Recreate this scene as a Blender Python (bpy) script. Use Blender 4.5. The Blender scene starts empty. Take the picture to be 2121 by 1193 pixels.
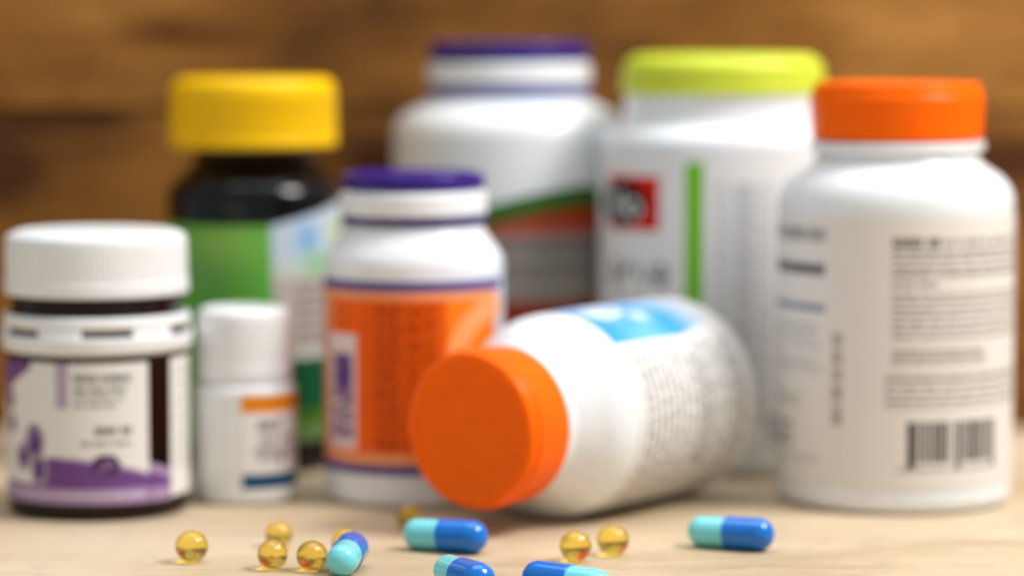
import bpy, bmesh, math, random
import numpy as np
from mathutils import Matrix, Vector

random.seed(7)
rng = np.random.default_rng(11)
scene = bpy.context.scene
COL = scene.collection
MM = 0.001

# ------------------------------------------------------------------ camera
cam_d = bpy.data.cameras.new("camera")
cam = bpy.data.objects.new("camera", cam_d)
COL.objects.link(cam)
cam.location = (0.0, 0.0, 118.7 * MM)
cam.rotation_euler = (math.radians(90 - 4.762), 0, 0)
cam_d.sensor_width = 36.0
cam_d.lens = 105.2
cam_d.clip_start = 0.02
cam_d.clip_end = 20.0
cam_d.dof.use_dof = True
cam_d.dof.focus_distance = 650 * MM
cam_d.dof.aperture_fstop = 5.0
cam_d.dof.aperture_blades = 0
scene.camera = cam

# ------------------------------------------------------------------ world + lamps
world = bpy.data.worlds.new("World")
scene.world = world
world.use_nodes = True
wbg = world.node_tree.nodes["Background"]
wbg.inputs["Color"].default_value = (0.90, 0.955, 1.0, 1)
wbg.inputs["Strength"].default_value = 0.47


def area_lamp(name, target, direction, dist, sx, sy, power, color):
    d = bpy.data.lights.new(name, 'AREA')
    d.shape = 'RECTANGLE'
    d.size, d.size_y = sx, sy
    d.energy = power
    d.color = color
    o = bpy.data.objects.new(name, d)
    COL.objects.link(o)
    v = Vector(direction).normalized()
    o.location = Vector(target) + v * dist
    o.rotation_euler = v.to_track_quat('Z', 'Y').to_euler()
    return o


# a big window-like softbox from the upper right, and a broad dim overhead
area_lamp("window_softbox", (0, 0.74, 0.04), (0.60, -0.15, 0.78), 1.0, 0.34, 0.30, 11.5, (1.0, 0.985, 0.965))
area_lamp("overhead_softbox", (0, 0.74, 0.04), (0.0, 0.12, 1.0), 1.1, 0.9, 0.7, 6.5, (0.90, 0.955, 1.0))

scene.view_settings.view_transform = 'Standard'
scene.view_settings.look = 'None'
scene.view_settings.exposure = 0.08
scene.view_settings.gamma = 1.0
scene.cycles.use_denoising = True
scene.cycles.max_bounces = 14
scene.cycles.transmission_bounces = 10
scene.cycles.caustics_refractive = True
scene.cycles.caustics_reflective = False
scene.cycles.blur_glossy = 0.3
scene.cycles.sample_clamp_indirect = 12.0


# ------------------------------------------------------------------ material helpers
def lin(c):
    c = np.asarray(c, float) / 255.0
    return np.where(c <= 0.04045, c / 12.92, ((c + 0.055) / 1.055) ** 2.4)


def new_mat(name):
    m = bpy.data.materials.new(name)
    m.use_nodes = True
    nt = m.node_tree
    return m, nt, nt.nodes["Principled BSDF"]


def node(nt, kind, **kw):
    n = nt.nodes.new(kind)
    for k, v in kw.items():
        setattr(n, k, v)
    return n


def plastic(name, rgb, rough=0.35, ior=1.5, mottle=0.06, bump=0.02, sss=0.0, scale=300.0, spec=0.5):
    m, nt, b = new_mat(name)
    b.inputs["Specular IOR Level"].default_value = spec
    tc = node(nt, "ShaderNodeTexCoord")
    nz = node(nt, "ShaderNodeTexNoise")
    nz.inputs["Scale"].default_value = scale
    nz.inputs["Detail"].default_value = 4
    nt.links.new(tc.outputs["Object"], nz.inputs["Vector"])
    mr = node(nt, "ShaderNodeMapRange")
    mr.inputs[1].default_value, mr.inputs[2].default_value = 0.3, 0.7
    mr.inputs[3].default_value, mr.inputs[4].default_value = 1.0 - mottle, 1.0
    nt.links.new(nz.outputs["Fac"], mr.inputs[0])
    mx = node(nt, "ShaderNodeMix", data_type='RGBA', blend_type='MULTIPLY')
    mx.inputs[0].default_value = 1.0
    c = lin(rgb)
    mx.inputs[6].default_value = (*c, 1)
    nt.links.new(mr.outputs[0], mx.inputs[7])
    nt.links.new(mx.outputs[2], b.inputs["Base Color"])
    rr = node(nt, "ShaderNodeMapRange")
    rr.inputs[3].default_value, rr.inputs[4].default_value = rough * 0.85, rough * 1.15
    nt.links.new(nz.outputs["Fac"], rr.inputs[0])
    nt.links.new(rr.outputs[0], b.inputs["Roughness"])
    b.inputs["IOR"].default_value = ior
    if sss > 0:
        b.inputs["Subsurface Weight"].default_value = sss
        b.inputs["Subsurface Radius"].default_value = (1, 0.85, 0.7)
        b.inputs["Subsurface Scale"].default_value = 1.5 * MM
    if bump > 0:
        bp = node(nt, "ShaderNodeBump")
        bp.inputs["Strength"].default_value = bump
        bp.inputs["Distance"].default_value = 0.2 * MM
        nt.links.new(nz.outputs["Fac"], bp.inputs["Height"])
        nt.links.new(bp.outputs[0], b.inputs["Normal"])
    return m


def print_mat(name, rough=0.4):
    """paper / film label: ink colour comes from the label mesh's own print attribute"""
    m, nt, b = new_mat(name)
    a = node(nt, "ShaderNodeVertexColor", layer_name="print")
    tc = node(nt, "ShaderNodeTexCoord")
    nz = node(nt, "ShaderNodeTexNoise")
    nz.inputs["Scale"].default_value = 900
    nt.links.new(tc.outputs["Object"], nz.inputs["Vector"])
    mr = node(nt, "ShaderNodeMapRange")
    mr.inputs[3].default_value, mr.inputs[4].default_value = 0.93, 1.0
    nt.links.new(nz.outputs["Fac"], mr.inputs[0])
    mx = node(nt, "ShaderNodeMix", data_type='RGBA', blend_type='MULTIPLY')
    mx.inputs[0].default_value = 1.0
    nt.links.new(a.outputs["Color"], mx.inputs[6])
    nt.links.new(mr.outputs[0], mx.inputs[7])
    nt.links.new(mx.outputs[2], b.inputs["Base Color"])
    b.inputs["Roughness"].default_value = rough
    b.inputs["Specular IOR Level"].default_value = 0.15
    return m


def wood(name, dark, mid, light, stretch, scale, contrast=1.0, knots_and_shade=(), rough=0.55, bump=0.15, flecks=0.0):
    """long grained wood; grain along local X. knots = [(x, y, z, rx, rz, amount)] in object metres"""
    m, nt, b = new_mat(name)
    L = nt.links
    tc = node(nt, "ShaderNodeTexCoord")
    oi = node(nt, "ShaderNodeObjectInfo")
    off = node(nt, "ShaderNodeVectorMath", operation='MULTIPLY_ADD')
    cmb = node(nt, "ShaderNodeCombineXYZ")
    L.new(oi.outputs["Random"], cmb.inputs[0])
    L.new(oi.outputs["Random"], cmb.inputs[1])
    L.new(oi.outputs["Random"], cmb.inputs[2])
    L.new(cmb.outputs[0], off.inputs[0])
    off.inputs[1].default_value = (3.7, 5.1, 2.3)
    L.new(tc.outputs["Object"], off.inputs[2])
    # gentle warp so that the figure wanders
    wz = node(nt, "ShaderNodeTexNoise")
    wz.inputs["Scale"].default_value = 9.0
    wz.inputs["Detail"].default_value = 2
    L.new(off.outputs[0], wz.inputs["Vector"])
    wv = node(nt, "ShaderNodeVectorMath", operation='MULTIPLY_ADD')
    wv.inputs[1].default_value = (0.02, 0.02, 0.02)
    L.new(wz.outputs["Color"], wv.inputs[0])
    L.new(off.outputs[0], wv.inputs[2])

    def grain(sx, syz, detail, rough_=0.6):
        mp = node(nt, "ShaderNodeMapping")
        mp.inputs["Scale"].default_value = (sx, syz, syz)
        L.new(wv.outputs[0], mp.inputs["Vector"])
        n = node(nt, "ShaderNodeTexNoise")
        n.inputs["Scale"].default_value = 1.0
        n.inputs["Detail"].default_value = detail
        n.inputs["Roughness"].default_value = rough_
        L.new(mp.outputs[0], n.inputs["Vector"])
        return n
    big = grain(scale, scale * stretch * 0.45, 3)
    fine = grain(scale * 4, scale * 4 * stretch, 6, 0.65)
    blot = grain(scale * 1.6, scale * 3.2, 4)
    mixf = node(nt, "ShaderNodeMath", operation='MULTIPLY_ADD')
    L.new(fine.outputs["Fac"], mixf.inputs[0])
    mixf.inputs[1].default_value = 0.5
    hf = node(nt, "ShaderNodeMath", operation='MULTIPLY')
    L.new(big.outputs["Fac"], hf.inputs[0])
    hf.inputs[1].default_value = 0.5
    L.new(hf.outputs[0], mixf.inputs[2])
    mixb = node(nt, "ShaderNodeMath", operation='MULTIPLY_ADD')
    L.new(blot.outputs["Fac"], mixb.inputs[0])
    mixb.inputs[1].default_value = 0.6
    hb = node(nt, "ShaderNodeMath", operation='MULTIPLY')
    L.new(mixf.outputs[0], hb.inputs[0])
    hb.inputs[1].default_value = 0.4
    L.new(hb.outputs[0], mixb.inputs[2])
    val = mixb.outputs[0]
    for (kx, ky, kz, rx, rz, amt) in knots_and_shade:
        mp = node(nt, "ShaderNodeMapping", vector_type='POINT')
        mp.inputs["Location"].default_value = (-kx / rx, -ky / rz, -kz / rz)
        mp.inputs["Scale"].default_value = (1 / rx, 1 / rz, 1 / rz)
        L.new(tc.outputs["Object"], mp.inputs["Vector"])
        ln = node(nt, "ShaderNodeVectorMath", operation='LENGTH')
        L.new(mp.outputs[0], ln.inputs[0])
        kr = node(nt, "ShaderNodeMapRange", interpolation_type='SMOOTHSTEP')
        kr.inputs[1].default_value, kr.inputs[2].default_value = 0.0, 1.0
        kr.inputs[3].default_value, kr.inputs[4].default_value = -amt, 0.0
        L.new(ln.outputs["Value"], kr.inputs[0])
        ad = node(nt, "ShaderNodeMath", operation='ADD')
        L.new(val, ad.inputs[0])
        L.new(kr.outputs[0], ad.inputs[1])
        val = ad.outputs[0]
    cr = node(nt, "ShaderNodeValToRGB")
    e = cr.color_ramp.elements
    w = 0.17 / contrast
    e[0].position, e[0].color = 0.5 - w, (*lin(dark), 1)
    e[1].position, e[1].color = 0.5 + w, (*lin(light), 1)
    md = cr.color_ramp.elements.new(0.5)
    md.color = (*lin(mid), 1)
    L.new(val, cr.inputs[0])
    col = cr.outputs[0]
    if flecks > 0:
        fl = grain(120, 900, 2, 0.5)
        fr = node(nt, "ShaderNodeMapRange")
        fr.inputs[1].default_value, fr.inputs[2].default_value = 0.60, 0.74
        fr.inputs[3].default_value, fr.inputs[4].default_value = 1.0, 1.0 - flecks
        L.new(fl.outputs["Fac"], fr.inputs[0])
        mx = node(nt, "ShaderNodeMix", data_type='RGBA', blend_type='MULTIPLY')
        mx.inputs[0].default_value = 1.0
        L.new(col, mx.inputs[6])
        L.new(fr.outputs[0], mx.inputs[7])
        col = mx.outputs[2]
    L.new(col, b.inputs["Base Color"])
    b.inputs["Roughness"].default_value = rough
    b.inputs["Specular IOR Level"].default_value = 0.25
    bp = node(nt, "ShaderNodeBump")
    bp.inputs["Strength"].default_value = bump
    bp.inputs["Distance"].default_value = 0.4 * MM
    L.new(fine.outputs["Fac"], bp.inputs["Height"])
    L.new(bp.outputs[0], b.inputs["Normal"])
    return m


M = {
    'white': plastic("white_plastic", (232, 234, 235), 0.32, sss=0.15),
    'white_cap': plastic("white_cap_plastic", (233, 235, 235), 0.42, sss=0.15),
    'bottle_white': plastic("glossy_white_bottle", (233, 236, 239), 0.25, sss=0.15),
    'yellow': plastic("yellow_plastic", (248, 194, 0), 0.38, spec=0.2),
    'lime': plastic("lime_plastic", (208, 222, 62), 0.40, spec=0.3),
    'orange': plastic("orange_plastic", (255, 103, 0), 0.30, spec=0.12),
    'purple': plastic("purple_plastic", (44, 16, 120), 0.25, spec=0.4),
    'purple_film': plastic("purple_film", (40, 24, 100), 0.35),
    'lilac_film': plastic("lilac_film", (96, 100, 158), 0.35),
    'black': plastic("black_bottle_plastic", (3, 3, 4), 0.12, mottle=0.2, spec=0.32),
    'amber': plastic("dark_amber_glass", (26, 7, 4), 0.2, mottle=0.2, spec=0.25),
    'label': print_mat("printed_label"),
}


def capsule_mat(name, rgb, rough=0.16):
    m = plastic(name, rgb, rough, ior=1.5, mottle=0.03, bump=0.008, sss=0.1, scale=700)
    b = m.node_tree.nodes["Principled BSDF"]
    b.inputs["Coat Weight"].default_value = 0.15
    b.inputs["Coat Roughness"].default_value = 0.06
    return m


M['cap_blue'] = capsule_mat("dark_blue_gelatin", (0, 112, 205))
M['cap_cyan'] = capsule_mat("pale_turquoise_gelatin", (120, 214, 222))

mg, nt, b = new_mat("amber_gelatin")
b.inputs["Base Color"].default_value = (0.965, 0.75, 0.14, 1)
b.inputs["Transmission Weight"].default_value = 1.0
b.inputs["Roughness"].default_value = 0.015
b.inputs["IOR"].default_value = 1.46
_tc = node(nt, "ShaderNodeTexCoord")
_nz = node(nt, "ShaderNodeTexNoise")
_nz.inputs["Scale"].default_value = 260
_bp = node(nt, "ShaderNodeBump")
_bp.inputs["Strength"].default_value = 0.12
_bp.inputs["Distance"].default_value = 0.3 * MM
nt.links.new(_tc.outputs["Object"], _nz.inputs["Vector"])
nt.links.new(_nz.outputs["Fac"], _bp.inputs["Height"])
nt.links.new(_bp.outputs[0], b.inputs["Normal"])
M['gel'] = mg

M['table'] = wood("pale_table_wood", (154, 128, 95), (200, 178, 147), (214, 197, 170), 9.0, 6.0,
                  contrast=0.8, rough=0.5, bump=0.25, flecks=0.36,
                  knots_and_shade=((0.058, 0.653, 0.0, 0.012, 0.0022, 0.30), (0.109, 0.700, 0.0, 0.020, 0.004, 0.12),
                         (-0.03, 0.650, 0.0, 0.03, 0.002, 0.10), (0.075, 0.668, 0.0, 0.05, 0.003, 0.07)))
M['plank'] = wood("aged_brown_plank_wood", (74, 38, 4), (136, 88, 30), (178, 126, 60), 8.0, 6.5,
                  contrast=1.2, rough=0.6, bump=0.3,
                  knots_and_shade=((-0.160, 0.909, 0.078, 0.026, 0.018, 0.16), (0.150, 0.909, 0.082, 0.045, 0.010, 0.14), (-0.135, 0.909, 0.094, 0.040, 0.005, 0.15),  # last one: shade along the seam under the upper plank, painted as a strip
                         (-0.035, 0.909, 0.080, 0.02, 0.012, 0.2), (-0.10, 0.909, 0.120, 0.03, 0.008, 0.12),  # darker ovals, high on the lowest plank and low on the next
                         (-0.17, 0.909, 0.03, 0.03, 0.03, 0.15)))  # shade behind the jar, painted into the plank colour


# ------------------------------------------------------------------ object helpers
def tag(o, label=None, cat=None, group=None, kind=None):
    if label: o["label"] = label
    if cat: o["category"] = cat
    if group: o["group"] = group
    if kind: o["kind"] = kind
    return o


def thing(name, loc_mm, label, cat, group=None):
    o = bpy.data.objects.new(name, None)
    o.empty_display_size = 0.01
    COL.objects.link(o)
    o.location = Vector(loc_mm) * MM
    return tag(o, label, cat, group)


def link_mesh(name, me, mat, parent=None):
    if mat: me.materials.append(mat)
    o = bpy.data.objects.new(name, me)
    COL.objects.link(o)
    if parent: o.parent = parent
    return o


def fillet(pts, n=6):
    """pts: list of (r, z) or (r, z, radius); rounds the corners that carry a radius"""
    out = []
    for i, p in enumerate(pts):
        rad = p[2] if len(p) > 2 else 0
        P = np.array(p[:2], float)
        if rad <= 0 or i in (0, len(pts) - 1):
            out.append(tuple(P)); continue
        A = np.array(pts[i - 1][:2], float); B = np.array(pts[i + 1][:2], float)
        u = (A - P) / np.linalg.norm(A - P); v = (B - P) / np.linalg.norm(B - P)
        ang = math.acos(max(-1, min(1, float(u @ v))))
        t = rad / math.tan(ang / 2)
        t = min(t, 0.49 * np.linalg.norm(A - P), 0.49 * np.linalg.norm(B - P))
        rad2 = t * math.tan(ang / 2)
        bis = (u + v) / np.linalg.norm(u + v)
        C = P + bis * rad2 / math.sin(ang / 2)
        s = P + u * t - C; e = P + v * t - C
        a0 = math.atan2(s[1], s[0]); a1 = math.atan2(e[1], e[0])
        d = (a1 - a0 + math.pi) % (2 * math.pi) - math.pi
        for k in range(n + 1):
            a = a0 + d * k / n
            out.append((C[0] + rad2 * math.cos(a), C[1] + rad2 * math.sin(a)))
    # support loops on long straight runs
    res = [out[0]]
    for p, q in zip(out, out[1:]):
        p, q = np.array(p), np.array(q)
        l = np.linalg.norm(q - p)
        if l > 2.0:
            res.append(tuple(p + (q - p) * 0.35 / l)); res.append(tuple(q - (q - p) * 0.35 / l))
        res.append(tuple(q))
    return res


def lathe_mesh(name, prof, seg=96, ribs=None):
    """prof: (r, z) mm from one pole to the other (r may be 0 at ends). ribs=(z0, z1, count, depth)"""
    if ribs:
        z0, z1, cnt, dep = ribs
        seg = cnt * 4
    rows, verts, faces = [], [], []
    th = np.linspace(0, 2 * math.pi, seg, endpoint=False)
    wave = 1.0
    for (r, z) in prof:
        if r < 1e-6:
            rows.append([len(verts)]); verts.append((0, 0, z * MM)); continue
        rr = np.full(seg, r)
        if ribs and z0 - 1e-6 <= z <= z1 + 1e-6:
            pat = np.array([0, 0.15, 1.0, 0.15])[np.arange(seg) % 4]
            rr = r - dep * pat
        rows.append(list(range(len(verts), len(verts) + seg)))
        verts += [(rr[k] * math.sin(th[k]) * MM, -rr[k] * math.cos(th[k]) * MM, z * MM) for k in range(seg)]
    for A, B in zip(rows, rows[1:]):
        if len(A) == 1 and len(B) == 1: continue
        for k in range(seg):
            k2 = (k + 1) % seg
            if len(A) == 1: faces.append((A[0], B[k2], B[k]))
            elif len(B) == 1: faces.append((A[k], A[k2], B[0]))
            else: faces.append((A[k], A[k2], B[k2], B[k]))
    me = bpy.data.meshes.new(name)
    me.from_pydata(verts, [], faces)
    me.polygons.foreach_set("use_smooth", [True] * len(faces))
    me.update()
    return me


def lathe(name, pts, mat, parent, seg=96, ribs=None, n=6):
    return link_mesh(name, lathe_mesh(name, fillet(pts, n), seg, ribs), mat, parent)


def box_mesh(name, x0, x1, y0, y1, z0, z1, bevel=0.0, seg=2):
    bm = bmesh.new()
    bmesh.ops.create_cube(bm, size=1.0)
    for v in bm.verts:
        v.co = Vector(((x0 + x1) / 2 + v.co.x * (x1 - x0), (y0 + y1) / 2 + v.co.y * (y1 - y0),
                       (z0 + z1) / 2 + v.co.z * (z1 - z0))) * MM
    if bevel:
        bmesh.ops.bevel(bm, geom=list(bm.edges), offset=bevel * MM, segments=seg, affect='EDGES', profile=0.5)
    me = bpy.data.meshes.new(name)
    bm.to_mesh(me); bm.free()
    return me


# ------------------------------------------------------------------ printed labels
GLYPH = {
    'N': ["10001", "11001", "10101", "10101", "10011", "10001", "10001"],
    'o': ["00000", "00000", "01110", "10001", "10001", "10001", "01110"],
    'e': ["00000", "00000", "01110", "10001", "11111", "10000", "01110"],
    'r': ["00000", "00000", "10110", "11001", "10000", "10000", "10000"],
    'v': ["00000", "00000", "10001", "10001", "10001", "01010", "00100"],
}


class Print:
    """a label wrapped on a cylinder of radius r (mm); theta in degrees, 0 faces the viewer side (-Y), + is right"""

    def __init__(s, r, t0, t1, z0, z1, base, cell=0.4):
        s.r, s.t0, s.t1, s.z0, s.z1 = r, t0, t1, z0, z1
        s.nw = max(4, int(round(math.radians(t1 - t0) * r / cell)))
        s.nh = max(4, int(round((z1 - z0) / cell)))
        t = np.linspace(t0, t1, s.nw + 1); z = np.linspace(z0, z1, s.nh + 1)
        s.T, s.Z = np.meshgrid(t, z)
        s.S = np.radians(s.T) * r            # arc length, mm
        s.img = np.empty(s.T.shape + (3,))
        s.img[:] = lin(base)
        s.top = None

    def arc(s, t): return math.radians(t) * s.r

    def mask(s, m, col, a=1.0):
        m = np.clip(np.asarray(m, float), 0, 1)[..., None] * a
        s.img = s.img * (1 - m) + lin(col) * m

    def rect(s, t0, t1, z0, z1, col, a=1.0):
        s.mask((s.T >= t0) & (s.T <= t1) & (s.Z >= z0) & (s.Z <= z1), col, a)

    def oval(s, t, z, rx, rz, col, a=1.0):
        s.mask(((s.S - s.arc(t)) / rx) ** 2 + ((s.Z - z) / rz) ** 2 <= 1, col, a)

    def ring(s, t, z, r0, r1, col, a=1.0):
        d = np.hypot(s.S - s.arc(t), s.Z - z)
        s.mask((d >= r0) & (d <= r1), col, a)

    def line(s, t0, t1, z, h, col, a=1.0, gap=0.10, word=(2.0, 6.0)):
        """one row of small unreadable type: words made of letter strokes"""
        x, x1 = s.arc(t0), s.arc(t1)
        while x < x1:
            w = min(rng.uniform(*word), x1 - x)
            inside = (s.S >= x) & (s.S < x + w) & (s.Z >= z) & (s.Z < z + h)
            strokes = rng.uniform(0.7, 1.0, s.img.shape[1])[None, :]
            s.mask(inside * strokes, col, a)
            x += w + h * gap * 4

    def lines(s, t0, t1, ztop, zbot, n, col, a=1.0, fill=0.58, ragged=0.12, indent=0.0):
        p = (ztop - zbot) / n
        for i in range(n):
            e = t1 - (t1 - t0) * rng.uniform(0, ragged)
            s.line(t0 + indent, e, ztop - (i + fill) * p, p * fill, col, a)

    def cols(s, t0, t1, ztop, zbot, n, col, a=1.0, fill=0.55, ragged=0.1):
        """type running up the label, rotated a quarter turn"""
        p = (t1 - t0) / n
        for i in range(n):
            z = zbot + (ztop - zbot) * rng.uniform(0, ragged)
            while z < ztop:
                w = min(rng.uniform(2.0, 5.5), ztop - z)
                inside = (s.T >= t0 + i * p) & (s.T < t0 + (i + fill) * p) & (s.Z >= z) & (s.Z < z + w)
                strokes = rng.uniform(0.7, 1.0, s.img.shape[0])[:, None]
                s.mask(inside * strokes, col, a)
                z += w + 0.9

    def text(s, word, t0, z0, h, w, col, gap=0.25, a=1.0):
        x = s.arc(t0)
        for ch in word:
            g = np.array([[int(c) for c in row] for row in GLYPH[ch]])[::-1]
            ix = np.floor((s.S - x) / w * 5).astype(int); iz = np.floor((s.Z - z0) / h * 7).astype(int)
            ok = (ix >= 0) & (ix < 5) & (iz >= 0) & (iz < 7)
            m = np.zeros(s.S.shape); m[ok] = g[iz[ok], ix[ok]]
            s.mask(m, col, a)
            x += w * (1 + gap)

    def build(s, parent, name="label", offset=0.15, cut=None, lift=0.0):
        nh, nw = s.nh, s.nw
        R = s.r + offset
        th = np.radians(s.T)
        co = np.stack([R * np.sin(th), -R * np.cos(th), s.Z + (1 - s.Z / 118.7) * lift], -1).reshape(-1, 3) * MM
        idx = np.arange((nh + 1) * (nw + 1)).reshape(nh + 1, nw + 1)
        q = np.stack([idx[:-1, :-1], idx[:-1, 1:], idx[1:, 1:], idx[1:, :-1]], -1)
        if cut is not None:
            keep = ~cut(s.T, s.Z)
            k = keep[:-1, :-1] & keep[1:, 1:]
            q = q[k]
        q = q.reshape(-1, 4)
        me = bpy.data.meshes.new(name)
        me.vertices.add(len(co)); me.vertices.foreach_set("co", co.ravel())
        me.loops.add(q.size); me.loops.foreach_set("vertex_index", q.ravel().astype(np.int32))
        me.polygons.add(len(q)); me.polygons.foreach_set("loop_start", np.arange(0, q.size, 4, dtype=np.int32))
        me.polygons.foreach_set("use_smooth", np.ones(len(q), bool))
        me.update(calc_edges=True)
        at = me.color_attributes.new("print", 'FLOAT_COLOR', 'POINT')
        rgba = np.concatenate([s.img.reshape(-1, 3), np.ones((len(co), 1))], 1)
        at.data.foreach_set("color", rgba.astype(np.float32).ravel())
        return link_mesh(name, me, M['label'], parent)


# ------------------------------------------------------------------ setting
table = link_mesh("table_surface", box_mesh("table_surface", -520, 520, 120, 924, -32, 0, 2.0), M['table'])
tag(table, "pale wooden table top with faint long grain", kind="structure")

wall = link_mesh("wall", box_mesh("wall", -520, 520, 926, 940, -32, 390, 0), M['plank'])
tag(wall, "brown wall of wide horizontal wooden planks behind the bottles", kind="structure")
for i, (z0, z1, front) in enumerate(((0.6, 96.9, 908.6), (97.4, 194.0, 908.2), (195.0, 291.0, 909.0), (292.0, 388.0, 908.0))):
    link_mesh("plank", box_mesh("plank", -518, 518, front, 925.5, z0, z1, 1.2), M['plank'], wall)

BG = "supplement bottles standing on the table"
WHITE = (236, 235, 232)
INK = (44, 40, 38)

# ------------------------------------------------------------------ white lidded dark jar with purple label
t = thing("supplement_jar", (-104.8, 752.5, 0), "dark amber jar with ribbed white screw lid, white tamper ring and purple and white label", "jar", BG)
lathe("body", [(0, 0.6), (20.0, 0.6, 0.5), (21.6, 0, 0.6), (22.7, 1.0, 1.4), (22.7, 39.5, 2.5), (21.2, 43.5, 2.0), (21.2, 60), (0, 60)], M['amber'], t)
lathe("lid", [(0, 55), (22.6, 55.0, 0.3), (23.1, 55.2, 0.4), (23.1, 58.2, 0.3), (22.8, 58.8), (22.8, 67.2), (22.5, 69.6, 1.6), (19.5, 70.8, 1.2), (18.5, 70.5, 0.8), (0, 70.5)],
      M['white_cap'], t, ribs=(58.75, 67.3, 100, 0.18))
# tamper ring: a real band with open slots
seg, prof = 180, [(22.2, 50.4), (23.0, 50.2), (23.35, 49.6), (23.4, 48.6), (23.45, 47.2), (23.5, 45.5), (23.9, 45.2), (24.0, 44.6), (23.8, 43.6), (23.8, 42.4), (23.6, 41.4), (22.6, 40.9)]
rv, rf = [], []
for (r, z) in prof:
    for k in range(seg):
        a = 2 * math.pi * k / seg
        rv.append((r * math.sin(a) * MM, -r * math.cos(a) * MM, z * MM))
for j in range(len(prof) - 1):
    for k in range(seg):
        deg = (k + 0.5) * 360 / seg
        in_slot = ((deg - 14 + 30) % 60) - 30
        if j == 4 and abs(in_slot) < 16: continue
        k2 = (k + 1) % seg
        rf.append((j * seg + k, (j + 1) * seg + k, (j + 1) * seg + k2, j * seg + k2))
me = bpy.data.meshes.new("tamper_ring"); me.from_pydata(rv, [], rf); me.update()
me.polygons.foreach_set("use_smooth", [True] * len(rf))
ring = link_mesh("tamper_ring", me, M['white_cap'], t)
sm = ring.modifiers.new("thickness", 'SOLIDIFY'); sm.thickness = 1.0 * MM; sm.offset = -1

p = Print(22.7, -80, 40.5, 3.4, 38.6, (228, 226, 222), 0.3)
PUR, PURD, LIL = (112, 72, 134), (84, 44, 120), (168, 142, 178)
p.mask((p.Z > 36.5 + (p.T + 62) * -0.12 * -1 * 0 + (p.T + 40) * 0.22) & (p.T < -38), PUR)
p.rect(-19.0, -10.5, 27.2, 39.2, (178, 160, 182))
p.line(-8, 29, 33.8, 2.0, INK, 0.8, word=(6, 9)); p.line(-8, 26, 31.6, 1.3, INK, 0.7)
p.line(-8, 24, 29.6, 1.2, INK, 0.65); p.line(-8, 20, 27.6, 1.2, INK, 0.65)
p.line(5, 29, 20.6, 2.3, INK, 0.8, word=(5, 8)); p.line(-3, 29, 18.0, 1.3, INK, 0.7)
edge = np.where(p.T < -27, 8.0, 14.6 - np.clip(p.T + 25, 0, 90) ** 2 * 0.00105)
p.mask((p.Z < edge), PUR)
p.mask((p.Z < edge + 0.7) & (p.Z >= edge) & (p.T > -25), (176, 152, 188))
p.rect(-80, 42.5, 3.0, 7.2, LIL)
p.line(-55, 38, 5.0, 1.3, (226, 214, 226), 0.55)
p.rect(-80, 42.5, 7.2, 7.6, (140, 104, 154))
for (tt, z, rx, rz) in ((-35.5, 18.6, 2.0, 3.4), (-46, 14.6, 1.7, 2.2), (-32, 11.8, 1.5, 2.6), (-63, 28.6, 1.6, 1.8), (-60, 22.5, 1.2, 1.3)):
    p.oval(tt, z, rx + 1.3, rz + 1.5, (158, 146, 158))
    p.oval(tt, z, rx, rz, PURD)
p.oval(-36.5, 20.0, 0.9, 1.2, (140, 104, 170))
p.oval(12.5, 13.2, 3.6, 2.8, (70, 50, 76)); p.oval(14.0, 13.4, 1.6, 1.3, (124, 92, 140)); p.oval(9.5, 12.0, 1.0, 0.9, (124, 92, 140))
p.build(t, lift=1.0)
# swoosh that bridges to the second panel
p = Print(22.7, 40.5, 59.5, 3.4, 14.0, LIL, 0.3)
p.mask(p.Z < 11.0 - (p.T - 42.5) * 0.14, PUR)
p.rect(42, 59, 3.0, 7.0, LIL)
p.build(t, cut=lambda T, Z: Z > 13.4 - (T - 42.5) * 0.13, lift=1.0)
p = Print(22.7, 59.5, 150, 4.0, 38.8, (232, 230, 226), 0.35)
p.lines(64, 140, 37, 10, 14, INK, 0.35)
p.build(t, lift=1.0)

# ------------------------------------------------------------------ small plain white bottle
t = thing("pill_bottle", (-69.0, 767.5, 0), "smallest white bottle with plain white cap beside the dark jar", "bottle", BG)
lathe("body", [(0, 0.5), (11.0, 0.5, 0.4), (11.6, 0, 0.5), (13.2, 1.2, 1.2), (13.2, 29.8, 2.0), (11.2, 31.2, 0.5), (10.8, 33), (0, 33)], M['white'], t, 72)
lathe("cap", [(0, 31.6), (11.9, 31.6, 0.3), (12.35, 32.0, 0.4), (12.3, 35.6, 0.2), (12.15, 35.9), (12.1, 47.4), (11.6, 49.5, 1.5), (9.5, 50.1, 0.8), (0, 50.0)],
      M['white_cap'], t, ribs=(35.85, 47.5, 72, 0.10))
p = Print(13.2, 1, 150, 2.2, 28.4, (234, 232, 230), 0.3)
p.rect(1, 150, 23.4, 28.0, (232, 142, 20))
p.line(8, 120, 25.0, 1.2, (214, 116, 10), 0.8)
p.line(18, 48, 19.0, 2.2, (60, 64, 76), 0.8); p.line(40, 100, 20.6, 1.4, (170, 110, 110), 0.5)
p.lines(20, 90, 17.6, 9.5, 3, (92, 76, 80), 0.7, fill=0.68)
p.line(14, 60, 12.6, 1.6, (90, 90, 104), 0.55)
p.rect(2, 150, 4.0, 7.8, (30, 84, 120))
p.line(6, 110, 5.2, 1.2, (20, 60, 92), 0.8)
p.build(t, lift=0.6)

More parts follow.
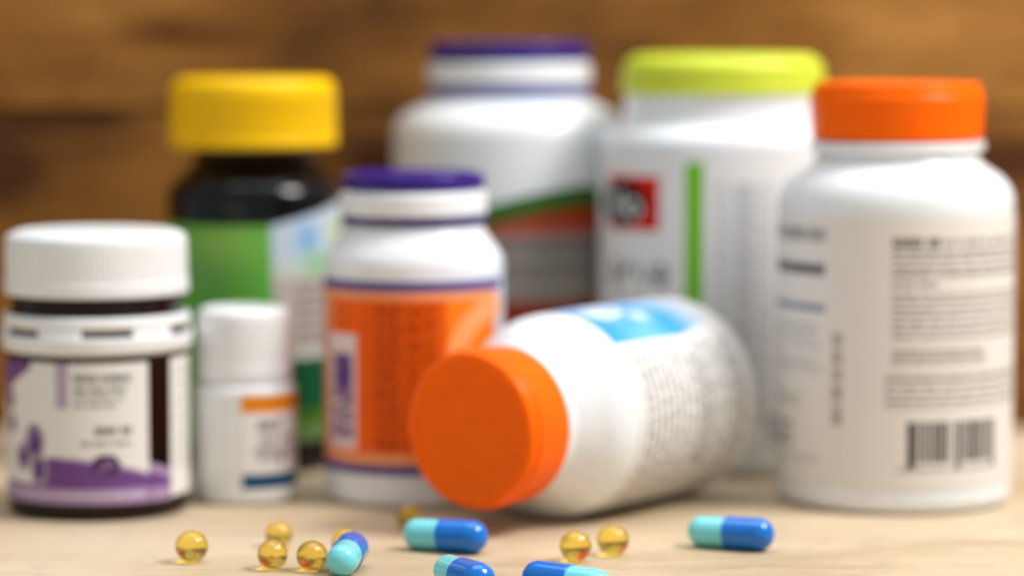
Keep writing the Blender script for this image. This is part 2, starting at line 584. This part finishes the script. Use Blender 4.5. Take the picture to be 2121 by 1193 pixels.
# ------------------------------------------------------------------ black bottle, yellow cap
t = thing("pill_bottle", (-71.8, 832.2, 0), "glossy black bottle with ribbed yellow cap and green label", "bottle", BG)
lathe("body", [(0, 1.0), (20, 1.0, 0.6), (21, 0, 0.8), (24.1, 2.0, 2.5), (24.1, 77.0, 6.5), (16.6, 84.9, 2.2), (16.0, 87.0, 0.8), (15.9, 92), (0, 92)], M['black'], t)
lathe("cap", [(0, 88.6), (22.2, 88.6, 0.4), (23.2, 89.3, 0.8), (23.2, 91.2, 0.3), (23.0, 91.5), (22.9, 102.8), (22.5, 106.0, 2.0), (20.6, 108.0, 1.6), (0, 108.0)],
      M['yellow'], t, ribs=(91.4, 102.5, 80, 0.5))
p = Print(24.1, -150, 175, 4.6, 76.8, (98, 174, 64), 0.28)
G2 = np.exp(-(((p.T + 18) / 26) ** 2 + ((p.Z - 63) / 7) ** 2))
p.mask(G2, (150, 200, 96), 0.8)
p.mask(np.exp(-(((p.T + 32) / 20) ** 2 + ((p.Z - 54) / 5) ** 2)), (116, 172, 108), 0.6)
side = p.T > 15.5 + (66 - p.Z) * 0.06
p.mask(side, (206, 210, 206))
p.mask(side & (p.Z > 58), (196, 208, 222))
p.mask(side * np.exp(-(((p.T - 42) / 9) ** 2 + ((p.Z - 64.5) / 4) ** 2)), (96, 166, 214), 0.95)
p.mask(side * np.exp(-(((p.T - 50) / 14) ** 2 + ((p.Z - 57) / 4) ** 2)), (124, 186, 122), 0.85)
p.mask(side * np.exp(-(((p.T - 70) / 6) ** 2 + ((p.Z - 66) / 4) ** 2)), (206, 214, 70), 0.9)
p.mask(side & (p.Z < 54) & (p.Z > 33), (190, 178, 172))
p.lines(32, 110, 53, 34, 6, (112, 92, 92), 0.8, fill=0.7)
p.rect(18, 175, 14, 32, (22, 74, 44)); p.rect(40, 62, 14, 30, (12, 82, 52))
p.rect(18, 175, 8.5, 18, (64, 104, 16), 0.9)
p.rect(-150, 175, 4.6, 9.0, (14, 16, 12))
p.build(t, cut=lambda T, Z: Z > 68.3 + np.clip(T - 16, 0, 75) * 0.096)

# ------------------------------------------------------------------ small bottle with purple cap, orange label
def dish_cap(t, r, z0, zmid, z1, band_mat, rs, bh=1.2):
    """flip top: purple disc on a white skirt, shrink band below"""
    lathe("cap", [(0, z0 + 1.2), (rs - 0.6, z0 + 1.2, 0.3), (rs, z0 + 2.0, 0.4), (rs, zmid - 1.0, 0.8), (rs - 1.4, zmid, 0.4), (0, zmid)], M['white_cap'], t)
    lathe("cap_disc", [(0, zmid + 0.1), (r - 0.5, zmid + 0.1, 0.4), (r + 0.1, zmid + 0.9, 0.5), (r + 0.1, z1 - 0.5, 0.8), (r - 1.4, z1, 0.6), (r - 3.2, z1 - 0.9, 0.6), (0, z1 - 1.1)], M['purple'], t)
    lathe("shrink_band", [(0, z0 - bh), (rs - 0.7, z0 - bh, 0.3), (rs - 0.2, z0 - bh + 0.5, 0.4), (rs - 0.2, z0 + 1.0, 0.4), (rs - 0.7, z0 + 1.15), (0, z0 + 1.15)], band_mat, t)


t = thing("pill_bottle", (-25.4, 772.8, 0), "small white bottle with purple topped cap and orange label behind the lying bottle", "bottle", BG)
lathe("body", [(0, 0.8), (20, 0.8, 0.6), (21.8, 0, 0.8), (23.2, 1.4, 1.6), (23.2, 62.8, 6.5), (19.0, 68.4, 1.8), (18.2, 70.0, 0.8), (18.0, 72), (0, 72)], M['bottle_white'], t)
dish_cap(t, 18.3, 72.2, 79.9, 84.4, M['purple_film'], 19.0)
PP = (92, 78, 138)
ORA = (246, 96, 0)
p = Print(23.2, -96, 74, 8.0, 57.4, (240, 158, 104), 0.35)
p.rect(-96, 74, 54.9, 57.4, PP); p.rect(-96, 74, 8.0, 10.6, PP)
p.rect(-61, 64, 13.4, 52.6, ORA)
p.rect(-96, -61, 11.4, 54, (232, 150, 110)); p.rect(64, 74, 10.6, 54.9, (214, 196, 206))
p.rect(-66, -36.5, 14.2, 43.6, (230, 206, 204))
p.rect(-66, -36.5, 41.2, 43.6, (224, 214, 216))
p.cols(-60, -38, 38.2, 16.4, 2, (78, 40, 120), 1.0, fill=0.78)
p.rect(-57, -41, 29, 38.6, (84, 44, 128), 0.9)
p.cols(-57, -39, 50.8, 45.0, 2, (170, 70, 10), 0.6)
p.cols(-33, -20, 52.0, 14.0, 5, (176, 66, 4), 0.6, ragged=0.3)
p.cols(-22, 14, 52.0, 14.0, 13, (96, 26, 0), 0.85, fill=0.62, ragged=0.02)
p.cols(13, 22, 52.0, 14.0, 3, (140, 48, 2), 0.65, ragged=0.2)
p.rect(23, 64, 13.4, 52.6, (255, 128, 20))
p.ring(64, 36, 11.5, 17.0, (255, 170, 104), 0.9)
p.build(t, lift=0.6)

# ------------------------------------------------------------------ large bottle with purple cap, rust label
t = thing("pill_bottle", (-0.9, 870.0, 0), "large white bottle with purple topped cap at the back beside the lime capped one", "bottle", BG)
lathe("body", [(0, 1.0), (29, 1.0, 0.8), (30, 0, 1.0), (33.8, 2.5, 3.5), (33.8, 96.0, 13.5), (24.0, 100.6, 2.0), (22.4, 101.9, 0.4), (22.0, 104), (0, 104)], M['bottle_white'], t, n=10)
dish_cap(t, 23.0, 104.4, 112.0, 117.6, M['lilac_film'], 23.6, 2.4)
p = Print(33.8, -130, 140, 8, 80.5, (156, 148, 140), 0.28)
top = 70.2 + np.clip(p.T + 20, -60, 60) * 0.20 - np.clip(p.T + 20, 0, 90) ** 2 * 0.00125
p.mask(p.Z > 66.4, (170, 52, 14))
p.mask((p.Z <= 66.4) & (p.Z > 63.2), (176, 92, 80))
p.mask(p.Z > top - 5.0, (42, 104, 38))
p.mask((p.Z <= top - 5.0) & (p.Z > top - 7.5), (120, 78, 30), 0.8)
p.rect(-130, 140, 8, 45.5, (150, 60, 38))
p.rect(-130, 140, 45.5, 63.2, (160, 152, 144))
p.lines(-40, 60, 62.4, 57.8, 2, (84, 78, 74), 0.85, fill=0.7)
p.lines(-40, 60, 55.4, 52.6, 2, (84, 78, 76), 0.85, fill=0.7)
p.lines(-40, 60, 51.0, 47.0, 3, (120, 112, 104), 0.7)
p.build(t, cut=lambda T, Z: Z > 70.2 + np.clip(T + 20, -60, 60) * 0.20 - np.clip(T + 20, 0, 90) ** 2 * 0.00125)

# ------------------------------------------------------------------ wide bottle with lime cap
t = thing("pill_bottle", (59.0, 839.0, 0), "wide white bottle with flat lime green cap and a green upright bar on its label", "bottle", BG)
lathe("body", [(0, 1.0), (30, 1.0, 0.8), (31, 0, 1.0), (34.3, 2.2, 3.0), (34.3, 92.4, 5.5), (28.6, 95.0, 2.2), (27.6, 97.0, 1.0), (27.4, 102), (27.4, 106), (0, 106)], M['bottle_white'], t)
lathe("cap", [(0, 103.2), (27.6, 103.2, 0.4), (28.6, 103.8, 0.6), (28.6, 105.2, 0.3), (28.4, 105.4), (28.3, 108.4), (27.6, 112.0, 3.2), (24.2, 114.4, 2.2), (23.2, 114.0, 0.8), (0, 114.0)],
      M['lime'], t, ribs=(105.35, 108.5, 96, 0.5))
p = Print(34.3, -140, 90, 6, 87.0, (232, 232, 231), 0.45)
RED = (204, 16, 6)
p.rect(-69, -33.5, 66.6, 81.2, RED)
p.mask((((p.S - p.arc(-57)) / 10.2) ** 2 + ((p.Z - 73.6) / 6.3) ** 2 <= 1), (22, 20, 20))
p.text("No", -65.5, 69.6, 7.6, 6.0, (226, 226, 224), 0.18)
p.text("erve", -66, 51.2, 8.6, 5.0, (52, 54, 60), 0.16)
p.lines(-65, -28, 48, 40, 3, (120, 120, 124), 0.6)
p.rect(-21.0, -12.4, 40, 85.2, (112, 190, 0))
p.cols(-7, 20, 80, 12, 9, (150, 154, 166), 0.55, fill=0.6)
p.cols(3, 10, 80, 12, 3, (120, 124, 136), 0.55, fill=0.7)
p.lines(17, 40, 17, 8, 3, (80, 90, 100), 0.8, fill=0.65)
p.build(t)


# ------------------------------------------------------------------ tall orange capped bottle
def orange_cap(t, r, z0, h):
    lathe("cap", [(0, z0), (r - 0.9, z0, 0.2), (r - 0.5, z0 + 0.4, 0.3), (r, z0 + h - 3.9, 0.6), (r - 0.5, z0 + h - 3.2, 0.4), (r - 0.9, z0 + h - 0.5, 1.4), (r - 2.6, z0 + h, 0.8), (r - 3.3, z0 + h - 0.1, 0.3), (r - 3.9, z0 + h - 0.55, 0.4), (0, z0 + h - 0.6)],
          M['orange'], t, 128)


t = thing("pill_bottle", (98.8, 769.5, 0), "tall upright white bottle with orange cap and a barcode, right of the others", "bottle", BG)
lathe("body", [(0, 1.2), (27, 1.2, 0.8), (28.6, 0, 0.9), (30.3, 2.2, 2.6), (30.3, 81.5, 10.0), (21.6, 87.2, 4.5), (20.7, 89.5, 1.0), (20.7, 92), (0, 92)], M['bottle_white'], t, n=9)
lathe("neck_ring", [(20.4, 89.8), (21.8, 90.0, 0.4), (22.5, 90.4, 0.4), (22.5, 92.4, 0.3), (20.4, 92.6)], M['white'], t)
orange_cap(t, 22.3, 93.0, 14.6)
p = Print(30.3, -150, 170, 5.4, 73.6, (230, 226, 222), 0.32)
p.rect(-41.5, -9.5, 5.4, 73.6, (228, 224, 220)); p.rect(-9.5, 170, 5.4, 73.6, (227, 222, 216))
p.line(-88, -42, 67.2, 3.6, (120, 122, 124), 0.8, word=(6, 12), gap=0.04)
p.rect(-88, -42, 58.6, 62.0, (112, 112, 114), 0.75); p.line(-88, -42, 59.4, 1.8, (60, 58, 62), 0.9)
p.rect(-88, -42, 49.4, 51.8, (136, 150, 172), 0.7); p.line(-88, -42, 49.8, 1.6, (90, 106, 134), 0.7)
p.lines(-88, -42, 46.4, 39.5, 4, (140, 144, 148), 0.55)
p.lines(-88, -42, 37.5, 33.0, 3, (140, 140, 142), 0.5)
p.lines(-88, -56, 28.0, 24.0, 2, (120, 124, 124), 0.5)
p.lines(-88, -62, 21.0, 13.5, 3, (96, 96, 96), 0.75, fill=0.7)
p.lines(-80, -44, 12.5, 10.0, 2, (150, 146, 142), 0.5)
p.cols(-37.8, -31.2, 44.6, 19.0, 1, (132, 126, 112), 0.75, fill=0.85)
TX = (84, 76, 70)
p.line(-9, 14, 66.4, 2.4, (70, 62, 58), 0.85, word=(5, 8)); p.line(15.5, 75, 66.8, 1.7, TX, 0.6)
p.lines(-9, 75, 65.6, 58.4, 4, TX, 0.75, ragged=0.02)
p.line(-9, 13, 56.6, 1.2, TX, 0.7)
p.lines(-9, 75, 55.0, 42.6, 7, TX, 0.7, ragged=0.06)
p.lines(-9, 44, 40.8, 36.2, 3, TX, 0.8, ragged=0.1)
p.rect(-11, 75, 34.2, 34.5, (120, 110, 100)); p.rect(-11, 75, 25.6, 25.9, (120, 110, 100)); p.rect(-11, -10.5, 25.6, 34.5, (120, 110, 100))
p.lines(-10, 75, 33.8, 26.2, 4, (84, 74, 68), 0.75, ragged=0.04)
x = -0.8
bars = [1.9, 0.5, 0.5, 0.5, 1.0, 0.5, 0.5, 0.6, 1.3, 0.5, 0.5, 0.5, 1.2, 0.5, 0.5, 1.0, 0.5, 0.5, 1.4, 0.4, 0.6, 0.5, 0.9, 0.6, 1.2, 0.4, 0.5, 0.5, 1.1, 0.5, 0.6, 0.5, 1.0, 0.4, 0.6, 0.5, 1.3]
arc = p.arc(x)
for i, w in enumerate(bars):
    if i % 2 == 0:
        zb = 10.4 if i in (0, 18, 36) else 12.0
        p.mask((p.S >= arc) & (p.S < arc + w) & (p.Z > zb) & (p.Z < 22.6), (48, 44, 42))
    arc += w * 0.98
p.line(-6, 50, 9.8, 1.2, (120, 112, 104), 0.6)
p.build(t, lift=1.4)

# ------------------------------------------------------------------ lying bottle
AX = Vector((-0.60, -0.80, 0.0)).normalized()            # base -> cap
TOP = Vector((-10.7, 709.4, 25.5))
LEN = 92.0
ez = AX; ey = Vector((AX.y, -AX.x, 0)); ex = ey.cross(ez)
rot = Matrix((ex, ey, ez)).transposed()
t = thing("pill_bottle", TOP - AX * LEN, "white bottle with orange cap lying on its side, cap towards the viewer", "bottle")
t.rotation_euler = rot.to_euler()
RB = 25.5
lathe("body", [(0, 1.2), (21, 1.2, 0.8), (22.2, 0, 0.9), (RB, 3.2, 4.0), (RB, 61.5, 14), (18.2, 71.6, 3.5), (17.3, 73.5, 1.0), (17.3, 76), (0, 76)], M['bottle_white'], t, n=9)
lathe("neck_ring", [(17.0, 73.6), (18.0, 73.8, 0.4), (18.7, 74.2, 0.4), (18.7, 76.0, 0.3), (17.0, 76.2)], M['white'], t)
orange_cap(t, 19.6, 76.2, 15.8)
p = Print(RB, -120, 200, 4.6, 55.6, (232, 230, 227), 0.35)
BL = (46, 150, 222)
blue = (p.T > 47 + np.clip(26 - p.Z, 0, 40) * 0.5) & (p.T < 150) & (p.Z > 8)
fade = np.clip((p.Z - 8) / 16, 0, 1)
p.mask(blue * fade, BL)
for (tt, z, rx, rz) in ((78, 46, 5, 6.5), (94, 40, 7, 8), (68, 34, 3, 4), (98, 22, 9, 7)):
    p.mask(np.exp(-(((p.S - p.arc(tt)) / rx) ** 2 + ((p.Z - z) / rz) ** 2) * 1.4), (222, 232, 244), 0.95)
p.mask(np.exp(-(((p.T - 52) / 9) ** 2 + ((p.Z - 40) / 9) ** 2)) * blue, (120, 190, 234), 0.8)
p.ring(92, 44, 8.5, 10.0, (238, 238, 246), 0.8)
p.mask(np.exp(-(((p.S - p.arc(110)) / 7) ** 2 + ((p.Z - 50) / 5) ** 2)), (206, 196, 214), 0.8)
p.lines(-75, 44, 53.0, 8.0, 16, (74, 70, 68), 0.7, fill=0.62, ragged=0.05)
p.lines(-30, 36, 30.0, 22.0, 3, (84, 80, 80), 0.5, fill=0.7)
p.build(t)

# ------------------------------------------------------------------ capsules
R_CAP, R_BODY, HALF = 3.82, 3.58, 6.95


def half_profile(r, z_in, z_c, n=12):
    """open shell half: from the rim at z_in to the round end around z_c (z_c > z_in)"""
    pr = [(0.0, z_in + 0.02), (r - 0.16, z_in), (r - 0.05, z_in + 0.03), (r, z_in + 0.14), (r, z_in + 0.5), (r, z_c - 0.4)]
    for k in range(n + 1):
        a = math.pi / 2 * k / n
        pr.append((max(0.0, r * math.cos(a)) if k < n else 0.0, z_c + r * math.sin(a) * 0.98))
    return pr


cap_me = lathe_mesh("capsule_cap", half_profile(R_CAP, -1.0, HALF), 64)
body_pr = [(r, -z) for (r, z) in half_profile(R_BODY, -1.0, HALF)][::-1]
body_me = lathe_mesh("capsule_body", body_pr, 64)
cap_me.materials.append(M['cap_blue']); body_me.materials.append(M['cap_cyan'])
CG = "blue and turquoise capsules on the table"
caps = (
    ((-15.6, 688.1), (12.4, -5.4), "turquoise and blue capsule lying in front of the fallen bottle's orange cap"),
    ((51.0, 691.6), (12.2, -5.5), "turquoise and blue capsule lying alone left of the barcode bottle's foot"),
    ((-36.9, 662.3), (1.4, 13.8), "capsule seen end on, its turquoise end towards the viewer, among the amber softgels"),
    ((-10.4, 635.9), (6.3, -12.4), "front capsule cut by the picture's lower edge, turquoise at left and blue at right"),
    ((11.7, 628.4), (-11.8, 7.3), "front capsule cut by the picture's lower edge, blue at left and turquoise at right"),
)
for i, ((cx, cy), d, lab) in enumerate(caps):
    t = thing("capsule", (cx, cy, R_CAP), lab, "capsule", CG)
    ax = Vector((d[0], d[1], 0.25)).normalized()          # towards the blue end, its wider shell rests on the wood
    t.rotation_euler = (ax.to_track_quat('Z', 'Y').to_matrix() @ Matrix.Rotation(0.7 * i, 3, 'Z')).to_euler()
    for nm, me in (("capsule_cap", cap_me), ("capsule_body", body_me)):
        o = bpy.data.objects.new(nm, me); COL.objects.link(o); o.parent = t

# ------------------------------------------------------------------ softgels
SG = "amber softgels on the table"
gels = (
    (-72.9, 673.9, 3.75, "amber softgel standing alone in front of the small plain white bottle, leftmost of all"),
    (-54.6, 693.9, 3.2, "amber softgel just behind another softgel, the farther one of the close pair at left"),
    (-53.8, 665.1, 3.5, "amber softgel in front of another softgel, the nearer one of the close pair at left"),
    (-44.8, 663.0, 3.5, "amber softgel touching the left side of the end on capsule"),
    (-38.3, 682.5, 3.3, "amber softgel mostly hidden behind the end on capsule"),
    (-25.1, 718.7, 3.2, "blurred amber softgel peeping out behind the left end of the capsule under the orange cap"),
    (14.5, 674.8, 3.65, "amber softgel right behind the front capsule's turquoise end, left one of two side by side"),
    (23.3, 682.7, 3.65, "amber softgel right of its twin, below the lying bottle's shoulder"),
)
bm = bmesh.new()
bmesh.ops.create_uvsphere(bm, u_segments=48, v_segments=32, radius=1.0)
for f in bm.faces: f.smooth = True
gel_me = bpy.data.meshes.new("softgel"); bm.to_mesh(gel_me); bm.free()
gel_me.materials.append(mg)
for i, (x, y, r, lab) in enumerate(gels):
    o = bpy.data.objects.new("softgel", gel_me)
    COL.objects.link(o)
    o.scale = (r * MM * (1.0 + 0.035 * math.sin(2.1 * i)), r * MM, r * 0.97 * MM)
    o.location = (x * MM, y * MM, r * 0.97 * MM + 0.00002)
    o.rotation_euler = (0, 0, i * 1.3)
    tag(o, lab, "softgel", SG)
